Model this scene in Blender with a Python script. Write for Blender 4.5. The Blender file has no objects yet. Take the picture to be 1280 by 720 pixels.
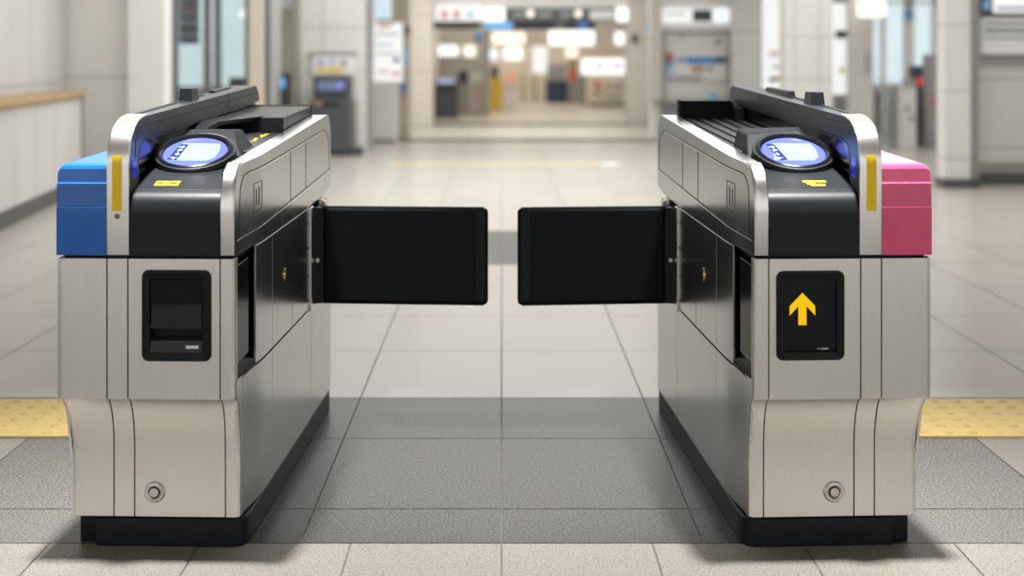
import bpy, bmesh, math, random
from mathutils import Vector, Matrix
random.seed(7)
COL = bpy.context.scene.collection
SC = bpy.context.scene
F = 1700.0; CX = 627.0; HY = 70.0; HC = 1.155        # lens in pixels, principal point, eye height
def PX(px, Z): return (px - CX) * Z / F
def PH(py, Z): return HC - (py - HY) * Z / F

# ------------------------------------------------------------------ materials
def nt(m):
    m.use_nodes = True
    n = m.node_tree; n.nodes.clear()
    out = n.nodes.new('ShaderNodeOutputMaterial')
    b = n.nodes.new('ShaderNodeBsdfPrincipled')
    n.links.new(b.outputs[0], out.inputs[0])
    return n, b
def ramp(n, fac, stops):
    r = n.nodes.new('ShaderNodeValToRGB')
    el = r.color_ramp.elements
    while len(el) < len(stops): el.new(0.5)
    for e, (p, c) in zip(el, stops): e.position = p; e.color = (*c, 1)
    n.links.new(fac, r.inputs[0]); return r
def mul(c, k): return tuple(min(1, x * k) for x in c)
def mat(name, col, rough=0.5, metal=0.0, var=0.06, scale=8.0, stretch=(1, 1, 1), bump=0.0, spec=0.5, coat=0.0, rvar=0.0):
    m = bpy.data.materials.new(name); n, b = nt(m)
    tc = n.nodes.new('ShaderNodeTexCoord'); mp = n.nodes.new('ShaderNodeMapping')
    mp.inputs['Scale'].default_value = stretch
    n.links.new(tc.outputs['Object'], mp.inputs[0])
    no = n.nodes.new('ShaderNodeTexNoise'); no.inputs['Scale'].default_value = scale; no.inputs['Detail'].default_value = 4
    n.links.new(mp.outputs[0], no.inputs[0])
    r = ramp(n, no.outputs[0], [(0.25, mul(col, 1 - var)), (0.75, mul(col, 1 + var))])
    n.links.new(r.outputs[0], b.inputs['Base Color'])
    b.inputs['Roughness'].default_value = rough; b.inputs['Metallic'].default_value = metal
    b.inputs['Specular IOR Level'].default_value = spec
    b.inputs['Coat Weight'].default_value = coat; b.inputs['Coat Roughness'].default_value = 0.08
    if rvar:
        mr = n.nodes.new('ShaderNodeMapRange')
        mr.inputs['To Min'].default_value = rough - rvar; mr.inputs['To Max'].default_value = rough + rvar
        n.links.new(no.outputs[0], mr.inputs[0]); n.links.new(mr.outputs[0], b.inputs['Roughness'])
    if bump:
        bp = n.nodes.new('ShaderNodeBump'); bp.inputs['Strength'].default_value = bump; bp.inputs['Distance'].default_value = 0.002
        n.links.new(no.outputs[0], bp.inputs['Height']); n.links.new(bp.outputs[0], b.inputs['Normal'])
    return m
def emit(name, col, strength, var=0.0, scale=6.0):
    m = bpy.data.materials.new(name); n, b = nt(m)
    b.inputs['Base Color'].default_value = (*mul(col, .3), 1)
    b.inputs['Roughness'].default_value = 0.25
    b.inputs['Emission Strength'].default_value = strength
    if var:
        tc = n.nodes.new('ShaderNodeTexCoord'); no = n.nodes.new('ShaderNodeTexNoise'); no.inputs['Scale'].default_value = scale
        n.links.new(tc.outputs['Object'], no.inputs[0])
        r = ramp(n, no.outputs[0], [(0.3, mul(col, 1 - var)), (0.7, col)])
        n.links.new(r.outputs[0], b.inputs['Emission Color'])
    else:
        b.inputs['Emission Color'].default_value = (*col, 1)
    return m
def wall_tile(name, col, w, h, rough=0.45, offx=0.0, offz=0.0, joint=0.012, jcol=None):
    """large wall panels with thin joints, measured in the wall's own metres"""
    m = bpy.data.materials.new(name); n, b = nt(m)
    tc = n.nodes.new('ShaderNodeTexCoord'); sp = n.nodes.new('ShaderNodeSeparateXYZ')
    n.links.new(tc.outputs['Object'], sp.inputs[0])
    def M(op, a, c=None):
        k = n.nodes.new('ShaderNodeMath'); k.operation = op
        for i, v in enumerate((a, c)):
            if v is None: continue
            if isinstance(v, (int, float)): k.inputs[i].default_value = v
            else: n.links.new(v, k.inputs[i])
        return k.outputs[0]
    u = M('ADD', sp.outputs[0], sp.outputs[1])
    def line(x, per, off):
        f = M('FRACT', M('DIVIDE', M('ADD', x, off + 50 * per), per))
        return M('LESS_THAN', f, joint / per)
    j = M('MAXIMUM', line(u, w, offx), line(sp.outputs[2], h, offz))
    no = n.nodes.new('ShaderNodeTexNoise'); no.inputs['Scale'].default_value = 2.2; no.inputs['Detail'].default_value = 5
    n.links.new(tc.outputs['Object'], no.inputs[0])
    r = ramp(n, no.outputs[0], [(0.3, mul(col, .95)), (0.7, mul(col, 1.04))])
    mx = n.nodes.new('ShaderNodeMix'); mx.data_type = 'RGBA'
    n.links.new(j, mx.inputs[0]); n.links.new(r.outputs[0], mx.inputs[6]); mx.inputs[7].default_value = (*(jcol or mul(col, .5)), 1)
    n.links.new(mx.outputs[2], b.inputs['Base Color']); b.inputs['Roughness'].default_value = rough
    return m
def stone(name, c0, c1, dots, dot_amt=0.36, rough=0.3, scale=230, spec=.5):
    m = bpy.data.materials.new(name); n, b = nt(m)
    tc = n.nodes.new('ShaderNodeTexCoord')
    geo = n.nodes.new('ShaderNodeNewGeometry')
    no = n.nodes.new('ShaderNodeTexNoise'); no.inputs['Scale'].default_value = 5; no.inputs['Detail'].default_value = 6
    sp = n.nodes.new('ShaderNodeTexNoise'); sp.inputs['Scale'].default_value = scale; sp.inputs['Detail'].default_value = 3
    for q in (no, sp): n.links.new(tc.outputs['Object'], q.inputs[0])
    ad = n.nodes.new('ShaderNodeMath'); ad.operation = 'MULTIPLY_ADD'; ad.inputs[1].default_value = .45; 
    n.links.new(geo.outputs['Random Per Island'], ad.inputs[0])
    hf = n.nodes.new('ShaderNodeMath'); hf.operation = 'MULTIPLY'; hf.inputs[1].default_value = .55
    n.links.new(no.outputs[0], hf.inputs[0]); n.links.new(hf.outputs[0], ad.inputs[2])
    r = ramp(n, ad.outputs[0], [(0.1, c0), (0.9, c1)])
    r2 = ramp(n, sp.outputs[0], [(dot_amt, (0, 0, 0)), (dot_amt + .09, (1, 1, 1))])
    mx = n.nodes.new('ShaderNodeMix'); mx.data_type = 'RGBA'
    n.links.new(r2.outputs[0], mx.inputs[0]); mx.inputs[6].default_value = (*dots, 1); n.links.new(r.outputs[0], mx.inputs[7])
    n.links.new(mx.outputs[2], b.inputs['Base Color'])
    b.inputs['Specular IOR Level'].default_value = spec
    mr = n.nodes.new('ShaderNodeMapRange'); mr.inputs['To Min'].default_value = rough - .008; mr.inputs['To Max'].default_value = rough + .008
    n.links.new(no.outputs[0], mr.inputs[0]); n.links.new(mr.outputs[0], b.inputs['Roughness'])
    bp = n.nodes.new('ShaderNodeBump'); bp.inputs['Strength'].default_value = .02; bp.inputs['Distance'].default_value = .001
    n.links.new(sp.outputs[0], bp.inputs['Height']); n.links.new(bp.outputs[0], b.inputs['Normal'])
    return m

STEEL = mat('brushed_steel', (.75, .73, .69), .38, 1.0, .03, 40, (9, 9, .25), .008, rvar=.03)
STEEL_SIDE = mat('satin_steel_side', (.575, .588, .59), .24, 1.0, .03, 30, (.4, 12, .3), 0, rvar=.02)
STEEL_LIGHT = mat('polished_steel', (.72, .705, .675), .28, 1.0, .03, 40, (1, 1, 1))
BLACK = mat('black_plastic', (.006, .0075, .009), .34, 0, .1, 60, spec=.22)
BLACK_GLOSS = mat('black_gloss_plastic', (.006, .0075, .010), .16, 0, .08, 40)
BLACK_MATT = mat('black_matt_plastic', (.0055, .0075, .009), .5, 0, .12, 120, spec=.14)
CHAR = mat('charcoal_plastic', (.011, .0135, .0165), .42, 0, .08, 50, spec=.25)
DECK = mat('dark_grey_deck', (.022, .025, .029), .5, 0, .1, 60, spec=.4)
SEAM = mat('seam_black', (.006, .006, .007), .6)
SEAM_GREY = mat('seam_grey', (.16, .16, .155), .45, .6)
PLINTH = mat('plinth_navy_black', (.006, .009, .0145), .4, 0, .15, 20, spec=.2)
BLUE = mat('blue_lacquer', (.014, .135, .52), .24, 0, .04, 20, coat=.3, spec=.35)
PINK = mat('pink_lacquer', (.80, .10, .235), .24, 0, .04, 20, coat=.3, spec=.35)
YEL = mat('yellow_film', (1.0, .64, .0), .5, 0, .02, 20)
YEL_DK = mat('mark_brown', (.09, .03, .005), .5)
LOCKM = mat('lock_steel', (.58, .565, .53), .3, 1.0, .03, 40)
ARROW = emit('arrow_yellow', (.95, .56, .0), .85)
RIDGE = mat('slate_plastic', (.024, .029, .037), .36, 0, .06, 50, spec=.4)
VISOR = mat('visor_black', (.012, .014, .017), .6, 0, .08, 50, spec=.15)
RINGM = mat('ring_satin', (.10, .105, .11), .34, .7, .04, 40)
GREYDOT = mat('grey_rubber', (.22, .21, .19), .5)
BRASS = mat('brass', (.80, .60, .25), .25, 1)
WHITE = mat('white_print', (.75, .77, .78), .4)
BLED = emit('blue_led', (.008, .02, .55), .55)
SCR = emit('screen_violet', (.13, .16, .90), 1.15)
SCR_PAGE = emit('screen_page', (.30, .52, 1.0), 1.25, .12, 14)
SCR_DARK = emit('screen_navy', (.012, .03, .20), 1.0)
SCR_GLYPH = emit('screen_glyph', (.50, .62, 1.0), 1.2)
SCR_LINE = emit('screen_line', (.45, .70, .96), 1.3)

# ------------------------------------------------------------------ object helpers
def link_bm(name, bm, m, parent=None, bevel=0.0, solid=0.0, ang=35, seg=3):
    bmesh.ops.recalc_face_normals(bm, faces=bm.faces[:])
    me = bpy.data.meshes.new(name); bm.to_mesh(me); bm.free()
    for p in me.polygons: p.use_smooth = True
    me.set_sharp_from_angle(angle=math.radians(ang))
    ms = m if isinstance(m, (list, tuple)) else [m]
    for x in ms: me.materials.append(x)
    o = bpy.data.objects.new(name, me); COL.objects.link(o)
    if parent is not None: o.parent = parent
    if solid:
        s = o.modifiers.new('solid', 'SOLIDIFY'); s.thickness = solid; s.offset = 0
    if bevel:
        b = o.modifiers.new('bevel', 'BEVEL'); b.width = bevel; b.segments = seg; b.limit_method = 'ANGLE'; b.angle_limit = math.radians(30)
        b.harden_normals = False
    wn = o.modifiers.new('normals', 'WEIGHTED_NORMAL'); wn.keep_sharp = True; wn.weight = 80
    return o
def tag(o, label, cat, group=None, kind=None):
    o['label'] = label; o['category'] = cat
    if group: o['group'] = group
    if kind: o['kind'] = kind
    return o
def empty(name, loc, rz=0.0):
    o = bpy.data.objects.new(name, None); COL.objects.link(o); o.location = loc; o.rotation_euler = (0, 0, rz); o.empty_display_size = .1
    return o
def bbox(bm, x0, x1, y0, y1, z0, z1, mi=0):
    v = [bm.verts.new(p) for p in ((x0, y0, z0), (x1, y0, z0), (x1, y1, z0), (x0, y1, z0), (x0, y0, z1), (x1, y0, z1), (x1, y1, z1), (x0, y1, z1))]
    for f in ((0, 3, 2, 1), (4, 5, 6, 7), (0, 1, 5, 4), (1, 2, 6, 5), (2, 3, 7, 6), (3, 0, 4, 7)):
        bm.faces.new([v[i] for i in f]).material_index = mi
def cyl(bm, c, axis, r, h, n=28, r2=None):
    """closed cylinder centred at c along axis"""
    q = Vector((0, 0, 1)).rotation_difference(Vector(axis)).to_matrix().to_4x4()
    bmesh.ops.create_cone(bm, cap_ends=True, segments=n, radius1=r, radius2=r if r2 is None else r2, depth=h, matrix=Matrix.Translation(Vector(c)) @ q)
def lathe(bm, prof, mtx, n=48, close=False):
    rings = []
    for (r, z) in prof:
        rings.append([bm.verts.new(mtx @ Vector((r * math.cos(2 * math.pi * i / n), r * math.sin(2 * math.pi * i / n), z))) for i in range(n)])
    k = len(rings)
    for a in range(k if close else k - 1):
        A, B = rings[a], rings[(a + 1) % k]
        for i in range(n): bm.faces.new((A[i], A[(i + 1) % n], B[(i + 1) % n], B[i]))
    if not close:
        bm.faces.new(rings[0]); bm.faces.new(rings[-1])
def interp(pts):
    def f(x):
        if x <= pts[0][0]: return pts[0][1]
        for (a, b), (c, d) in zip(pts, pts[1:]):
            if x <= c: return b + (d - b) * (x - a) / (c - a)
        return pts[-1][1]
    return f

# ------------------------------------------------------------------ the ticket gates
def taper(v):
    t = max(0.0, min(1.0, (v - .02) / .24)); t = t * t * (3 - 2 * t)
    return .015 * (1 - t)
FRONT = [(0, .685), (0, .62), (0, .50), (0, .363), (.0008, .3595), (.013, .357), (.024, .344), (.036, .321), (.045, .293), (.050, .265), (.052, .238), (.052, .15), (.052, .069)]
RIDGE_T = [(0, .90), (.003, .922), (.010, .945), (.024, .968), (.045, .986), (.075, .999), (.11, 1.007), (.15, 1.011), (.5, 1.026), (.9, 1.043), (1.27, 1.059), (1.295, 1.045), (1.32, 1.012)]
SHELL_T = [(0, .79), (.002, .815), (.008, .842), (.018, .864), (.034, .882), (.055, .894), (.08, .901), (.3, .9145), (.6, .931), (.9, .948), (1.2, .965), (1.25, .9645), (1.28, .953), (1.298, .93), (1.308, .90), (1.312, .87)]
SHELL_B = [(0, .692), (.9, .705), (1.03, .709), (1.18, .715), (1.312, .730)]
WING_T = [(0, .803), (.0024, .8058), (.0036, .858), (.0064, .8612), (.0092, .892), (.0135, .8995), (.020, .904), (.4, .919), (.8, .936), (1.25, .955), (1.29, .935), (1.31, .89)]
CONS_T = [(0, .785), (.002, .800), (.007, .815), (.016, .828), (.028, .836), (.036, .8375), (.0365, .841), (.05, .8445), (.15, .870), (.24, .888), (.31, .905)]
deck = lambda v: .908 + .043 * (v - .2)

class Gate:
    def __init__(s, side, loc, rz, label):
        s.s = side
        s.root = empty('ticket_gate', loc, rz); tag(s.root, label, 'ticket gate')
    def wing_outer(s, v): return interp([(0, .432), (.05, .432), (1.31, .40)])(v)
    def P(s, a, v, z): return (s.s * a, v, z)
    def add(s, name, bm, m, parent=None, **k): return link_bm(name, bm, m, parent or s.root, **k)
    def box(s, bm, a0, a1, v0, v1, z0, z1):
        x0, x1 = sorted((s.s * a0, s.s * a1)); bbox(bm, x0, x1, v0, v1, z0, z1)
    def hexa(s, bm, lo, hi):
        """two quads of (a, v, z)"""
        A = [bm.verts.new(s.P(*p)) for p in lo]; B = [bm.verts.new(s.P(*p)) for p in hi]
        bm.faces.new(A); bm.faces.new(B)
        for i in range(4): bm.faces.new((A[i], A[(i + 1) % 4], B[(i + 1) % 4], B[i]))
    def cols(s, bm, vs, zb, zt, a0, a1):
        f = lambda q, v: q(v) if callable(q) else q
        R = []
        for v in vs:
            R.append([bm.verts.new(s.P(*p)) for p in ((f(a0, v), v, f(zb, v)), (f(a0, v), v, f(zt, v)), (f(a1, v), v, f(zt, v)), (f(a1, v), v, f(zb, v)))])
        for A, B in zip(R, R[1:]):
            for i in range(4): bm.faces.new((A[i], A[(i + 1) % 4], B[(i + 1) % 4], B[i]))
        bm.faces.new(R[0]); bm.faces.new(R[-1])
    def sheet(s, bm, prof, cols, hole=None):
        """prof (v,z); cols list of functions z -> (a, dv)"""
        R = [[bm.verts.new(s.P(c(z)[0], v + c(z)[1], z)) for c in cols] for (v, z) in prof]
        for A, B in zip(R, R[1:]):
            for i in range(len(cols) - 1):
                if hole and hole(i, (A[0].co.z + B[0].co.z) / 2): continue
                bm.faces.new((A[i], A[i + 1], B[i + 1], B[i]))
    def strip(s, bm, pts, w, off=.0008):
        """thin line on the passage side face following (v,z) points"""
        for (v0, z0), (v1, z1) in zip(pts, pts[1:]):
            n = max(1, int(abs(v1 - v0) / .03)); d = Vector((v1 - v0, z1 - z0)).normalized(); p = Vector((-d.y, d.x)) * w / 2
            for i in range(n):
                q = [(v0 + (v1 - v0) * t, z0 + (z1 - z0) * t) for t in (i / n, (i + 1) / n)]
                lo = []; hi = []
                for (v, z), sg in ((q[0], 1), (q[1], 1), (q[1], -1), (q[0], -1)):
                    vv, zz = v + p.x * sg, z + p.y * sg
                    lo.append((taper(vv) + .001, vv, zz)); hi.append((taper(vv) - off, vv, zz))
                s.hexa(bm, lo, hi)

def vsplit(vs, extra=()): return sorted(set([v for v, _ in vs] + list(extra)))

def build_gate(side, loc, rz, label, wing_mat, wing_label, flap_len, left):
    g = Gate(side, loc, rz, label); B = bmesh.new
    # plinth
    bm = B(); g.cols(bm, [.047, .052, .06, .08, .12, .945], 0, .066, interp([(.047, .035), (.052, .018), (.06, .008), (.08, .001), (.12, 0)]), .355); g.add('plinth', bm, PLINTH, bevel=.003)
    bm = B(); g.box(bm, .002, .355, .949, 1.30, 0, .066); g.box(bm, .357, .402, .075, 1.30, 0, .066); g.add('plinth_end', bm, PLINTH, bevel=.003)
    # core
    bm = B(); g.box(bm, .024, .405, .078, 1.295, .066, .40); g.box(bm, .045, .424, .03, 1.298, .35, .692); g.add('body_core', bm, SEAM)
    # front panels
    ao = interp([(.23, .414), (.264, .416), (.30, .421), (.34, .428), (.365, .432), (.70, .432)])
    bm = B(); g.sheet(bm, FRONT, [lambda z: (.314, 0), lambda z: (.36, 0), lambda z: (ao(z) - .016, 0), lambda z: (ao(z) - .009, .002), lambda z: (ao(z) - .003, .007), lambda z: (ao(z), .016), lambda z: (ao(z), .045)])
    g.add('front_panel', bm, STEEL, solid=.004, bevel=.0012)
    bm = B(); g.sheet(bm, FRONT, [lambda z: (.265, 0), lambda z: (.3115, 0)]); g.add('front_panel', bm, STEEL, solid=.004, bevel=.0012)
    h0, h1, hz0, hz1 = (.0675, .231, .447, .660) if left else (.0645, .2255, .449, .658)
    FH = sorted(set(FRONT + [(0, hz0 + .008), (0, hz1 - .008)]), key=lambda q: -q[1]); FH = [q for q in FH if q not in ((0, .62), (0, .50))]
    bm = B(); g.sheet(bm, FH, [lambda z: (.0492, 0), lambda z: (h0 + .008, 0), lambda z: (h1 - .008, 0), lambda z: (.2625, 0)], lambda i, z: i == 1 and hz0 < z < hz1); front = g.add('front_panel', bm, STEEL, solid=.004, bevel=.0012)
    bm = B(); g.sheet(bm, FRONT, [lambda z: (.0468, 0), lambda z: (.027, 0), lambda z: (.0205, .0018), lambda z: (.0165, .006), lambda z: (.015, .013), lambda z: (.0145, .022)])
    g.add('corner_panel', bm, STEEL, solid=.004, bevel=.0012)
    # lock
    lk = B(); m = Matrix.Translation(Vector(g.P(.2155, .050, .128))) @ Matrix.Rotation(math.pi / 2, 4, 'X')
    lathe(lk, [(.025, -.002), (.025, .003), (.0225, .0065), (.0165, .0075), (.0135, .0055), (.0135, .0045)], m)
    lo = g.add('lock_ring', lk, LOCKM)
    lk = B(); lathe(lk, [(.0155, .004), (.0132, .0048), (.0128, .0056)], m); g.add('lock_groove', lk, SEAM, lo)
    lk = B(); lathe(lk, [(.0105, .004), (.0105, .0085), (.009, .0095)], m); g.add('lock_core', lk, LOCKM, lo)
    # lower side panels on the passage side
    for v0, v1, k in ((.0755, .359, 0), (.3615, .948, 0), (.951, 1.305, 0)):
        bm = B(); vs = [v0, v1] + [x for x in (.12, .16, .2, .24, .28) if v0 < x < v1]
        g.cols(bm, sorted(vs), .069, lambda v: .398, taper, lambda v: taper(v) + .006); g.add('side_panel', bm, STEEL_SIDE, bevel=.001)
    bm = B(); g.cols(bm, [.026, .05, .0745], lambda v: interp([(.026, .362), (.05, .25), (.0745, .069)])(v), .398, taper, lambda v: taper(v) + .006)
    g.add('corner_filler', bm, STEEL_SIDE)
    # mid side panels
    zt = lambda v: interp(SHELL_B)(v) - .003
    bm = B(); g.cols(bm, [.1805, .22, .26, .3, .3605], .4025, zt, taper, lambda v: taper(v) + .006); g.add('side_panel', bm, STEEL_SIDE, bevel=.001)
    bm = B(); g.cols(bm, [.3628, .6, .905], .4025, zt, 0, .006); pm = g.add('side_panel', bm, STEEL_SIDE, bevel=.001)
    bm = B(); g.strip(bm, [(.64, .404), (.64, .47)], .0016, .0004); g.strip(bm, [(.64, .47), (.905, .47)], .0012, .0004); g.add('access_seam', bm, SEAM_GREY, pm)
    bm = B(); cyl(bm, g.P(-.001, .535, .563), (1, 0, 0), .0145, .004, 24)
    for q in bm.verts: q.co.z = .563 + (q.co.z - .563) * 1.25
    kl = g.add('key_lock', bm, BRASS)
    bm = B(); g.box(bm, -.0036, .0, .533, .537, .556, .57); g.add('keyhole', bm, SEAM, kl)
    for z in (.66, .585, .50, .43):
        bm = B(); cyl(bm, g.P(-.0005, .885, z), (1, 0, 0), .004, .004, 12); g.add('panel_screw', bm, SEAM_GREY, pm)
    # niche near the front corner
    bm = B()
    g.box(bm, .036, .046, .024, .178, .40, .69)
    g.hexa(bm, [(.017, .026, .388), (.003, .178, .4015), (.046, .178, .4015), (.046, .026, .388)], [(.019, .03, .402), (.005, .178, .412), (.040, .178, .440), (.040, .026, .440)])
    g.hexa(bm, [(.017, .026, .69), (.005, .178, .695), (.046, .178, .695), (.046, .026, .69)], [(.019, .03, .686), (.012, .178, .69), (.040, .178, .66), (.040, .026, .655)])
    nf = g.add('side_niche', bm, BLACK, bevel=.001)
    bm = B(); g.hexa(bm, [(.024, .034, .425), (.015, .150, .437), (.044, .150, .437), (.044, .034, .425)], [(.024, .034, .658), (.015, .150, .668), (.044, .150, .668), (.044, .034, .658)])
    g.add('niche_door', bm, BLACK_GLOSS, nf, bevel=.002)
    # steel edge strip in front of the hinge, hinge pocket
    bm = B(); g.cols(bm, [.910, .948], .392, zt, -.006, .008); g.add('edge_strip', bm, STEEL_LIGHT, bevel=.002)
    bm = B(); g.box(bm, .028, .046, .95, 1.30, .40, .70); g.box(bm, .002, .046, 1.08, 1.09, .40, .70); g.add('hinge_pocket', bm, BLACK)
    # the swing flap
    fv = 1.005
    bm = B(); g.hexa(bm, [(.026, .957, .404), (-.031, .985, .404), (-.031, 1.03, .404), (.026, 1.03, .404)], [(.026, .957, .694), (-.031, .985, .694), (-.031, 1.03, .694), (.026, 1.03, .694)])
    fl = g.add('flap', bm, BLACK, bevel=.003)
    L = flap_len; k = .021
    def slab(a0, a1, v0, v1, z0, z1, mtl, name, bev, par):
        bm = B(); y = lambda a: -k * max(0.0, -a) / L * 1.0
        g.hexa(bm, [(a0, v0 + y(a0), z0), (a1, v0 + y(a1), z0), (a1, v1 + y(a1), z0), (a0, v1 + y(a0), z0)], [(a0, v0 + y(a0), z1), (a1, v0 + y(a1), z1), (a1, v1 + y(a1), z1), (a0, v1 + y(a0), z1)])
        return g.add(name, bm, mtl, par, bevel=bev)
    slab(-.024, -L, .990, 1.026, .4035, .6945, BLACK_MATT, 'flap_panel', .012, fl)
    slab(-L + .040, -L + .006, .9885, 1.02, .412, .686, BLACK, 'flap_end_cap', .004, fl)
    slab(-.02, -L + .012, 1.000, 1.018, .690, .6975, DECK, 'flap_top_rail', .002, fl)
    slab(-.02, -L + .012, 1.000, 1.018, .4005, .408, DECK, 'flap_bottom_rail', .002, fl)
    for z, m_ in ((.664, SEAM), (.536, STEEL_LIGHT), (.43, SEAM)):
        bm = B(); cyl(bm, g.P(-.0135, .977, z), (0, 1, 0), .0062, .009, 18); g.add('flap_screw', bm, m_, fl)
    bm = B(); lathe(bm, [(.019, .692), (.019, .704), (.012, .709), (.004, .710)], Matrix.Translation(Vector(g.P(-.002, 1.09, 0))), 24); g.add('flap_pivot', bm, STEEL_LIGHT, fl, bevel=.002)
    # outer side and back
    bm = B(); g.box(bm, .424, .431, .046, 1.305, .36, .690); g.hexa(bm, [(.406, .075, .069), (.413, .075, .069), (.413, 1.305, .069), (.406, 1.305, .069)], [(.424, .05, .358), (.431, .05, .358), (.431, 1.305, .358), (.424, 1.305, .358)])
    g.add('outer_side_panel', bm, STEEL, bevel=.0015)
    bm = B(); g.box(bm, .012, .42, 1.30, 1.308, .07, .69); g.add('back_panel', bm, STEEL, bevel=.002)
    # passage side shell
    bm = B(); vs = vsplit(SHELL_T, (.12, .16, .2, .24, .9, 1.03, 1.18, .45, .75, 1.05))
    g.cols(bm, vs, interp(SHELL_B), interp(SHELL_T), taper, .0475); sh = g.add('side_cover', bm, STEEL_SIDE, bevel=.009, seg=4)
    bm = B()
    top = [(.05, .80), (.058, .846), (.085, .871), (.12, .876), (1.17, .920), (1.235, .908), (1.265, .885), (1.275, .86), (1.28, .79)]
    g.strip(bm, top, .0022); g.strip(bm, [(.03, .728), (1.30, .787)], .003); g.strip(bm, [(.05, .80), (.05, .73)], .002)
    g.strip(bm, [(.612, .756), (.612, .892)], .002); g.strip(bm, [(.85, .767), (.85, .902)], .002)
    g.add('cover_seam', bm, SEAM, sh)
    bm = B(); g.strip(bm, [(.03, .7225), (1.29, .7815)], .002, .0006); g.add('cover_ridge', bm, STEEL_LIGHT, sh); bm = B(); g.strip(bm, [(.126, .872), (1.16, .9155)], .0015, .0006); g.add('cover_ridge', bm, STEEL_LIGHT, sh)
    bm = B()
    for a_, b_ in (((.165, .776), (.165, .843)), ((.165, .843), (.235, .846)), ((.235, .846), (.235, .779)), ((.235, .779), (.165, .776))): g.strip(bm, [a_, b_], .0022)
    g.strip(bm, [(.185, .79), (.185, .83)], .004); g.strip(bm, [(.209, .788), (.209, .833)], .007)
    g.add('card_mark', bm, SEAM_GREY, sh)
    # bright lip at the front of the shell
    bm = B(); lip = [(0, .6935)] + [(0, .74)] + [(v - .002, z + .0012) for v, z in SHELL_T[:7]]
    g.sheet(bm, lip, [lambda z: (.0478, .0012), lambda z: (.045, -.0006), lambda z: (.0245, -.0006), lambda z: (.0195, .0008), lambda z: (.0165, .0035)]); g.add('cover_lip', bm, STEEL_LIGHT, solid=.002)
    # console
    bm = B(); g.cols(bm, vsplit(CONS_T, (.08, .16)), .692, interp(CONS_T), .0495, .262); co = g.add('console', bm, CHAR, bevel=.0015)
    bm = B(); g.box(bm, .0455, .312, .012, .2, .688, .78); g.add('console_base', bm, SEAM)
    # deck
    bm = B(); g.cols(bm, [.31, .6, 1.0, 1.298], .692, deck, .0495, .262); dk = g.add('deck', bm, DECK, bevel=.001)
    # display
    c = Vector(g.P(.170, .243, .917)); tilt = math.radians(23)
    M = Matrix.Translation(c) @ Matrix.Rotation(tilt, 4, 'X')
    bm = B(); lathe(bm, [(.100, -.06), (.100, -.008), (.0985, .000), (.094, .0045), (.087, .006), (.081, .002), (.079, -.003), (.02, -.004), (.02, -.06)], M, 64)
    dp = g.add('display_bezel', bm, BLACK_GLOSS)
    bm = B(); lathe(bm, [(.0975, -.012), (.1008, -.011), (.1012, -.004), (.0995, .001), (.0965, .003), (.0950, .0015), (.0950, -.012)], M, 64, True); g.add('bezel_ring', bm, RINGM, dp)
    bm = B(); lathe(bm, [(.0785, -.0045), (.0785, -.0022), (.0775, -.0018)], M, 64); sc_ = g.add('screen', bm, SCR, dp)
    def poly(pts, z, mtl, name):
        bm = B(); vs_ = [bm.verts.new(M @ Vector((x, y, z))) for x, y in pts]
        top_ = bm.faces.new(vs_); r = bmesh.ops.extrude_face_region(bm, geom=[top_])
        for q in r['geom']:
            if isinstance(q, bmesh.types.BMVert): q.co = q.co + M.to_3x3() @ Vector((0, 0, -.0004))
        return g.add(name, bm, mtl, dp)
    poly([(-.058, -.046), (.040, -.047), (.056, -.030), (.060, .010), (.054, .044), (-.040, .049), (-.046, .03), (-.052, 0)], -.0012, SCR_PAGE, 'screen_page')
    poly([(-.060, -.044), (-.036, -.046), (-.026, .040), (-.046, .041)] if left else [(-.060, .044), (-.040, .040), (-.024, -.044), (-.046, -.047)], -.0007, SCR_DARK, 'screen_column')
    bm = B(); rr = random.Random(3)
    for i in range(4):
        y0 = -.034 + i * .020
        xb = -.0455 + (i * .0022 if left else -i * .0018 + .002)
        for q in range(6):
            w, h = (.011, .0026) if q % 2 else (.0028, .011)
            x = xb + rr.uniform(-.005, .005); y = y0 + rr.uniform(-.004, .004)
            vs_ = [bm.verts.new(M @ Vector((x + sx * w / 2, y + sy * h / 2, -.0003))) for sx, sy in ((-1, -1), (1, -1), (1, 1), (-1, 1))]
            bm.faces.new(vs_)
    g.add('screen_text', bm, SCR_GLYPH, dp)
    bm = B()
    for i in range(5):
        y = -.030 + i * .014
        vs_ = [bm.verts.new(M @ Vector(p)) for p in ((-.022, y, -.0006), (.042, y, -.0006), (.042, y + .004, -.0006), (-.022, y + .004, -.0006))]; bm.faces.new(vs_)
    g.add('screen_lines', bm, SCR_LINE, dp)
    # visor block behind the display
    bm = B()
    if left:
        g.hexa(bm, [(.058, .275, .90), (.262, .24, .90), (.262, .43, .915), (.062, .43, .915)], [(.094, .352, .960), (.213, .352, .960), (.226, .41, .964), (.088, .41, .964)])
    else:
        g.hexa(bm, [(.056, .26, .895), (.255, .25, .90), (.262, .43, .915), (.058, .43, .915)], [(.066, .315, .958), (.213, .352, .965), (.233, .42, .969), (.066, .42, .966)])
    g.add('display_visor', bm, VISOR, bevel=.006)
    # touch mark on the console slope
    ct = interp(CONS_T)
    def mark(a0, a1, v0, v1, mtl, up=.0008):
        bm = B(); g.hexa(bm, [(a0, v0, ct(v0) - .001), (a1, v0, ct(v0) - .001), (a1, v1, ct(v1) - .001), (a0, v1, ct(v1) - .001)], [(a0, v0, ct(v0) + up), (a1, v0, ct(v0) + up), (a1, v1, ct(v1) + up), (a0, v1, ct(v1) + up)]); return bm
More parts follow.
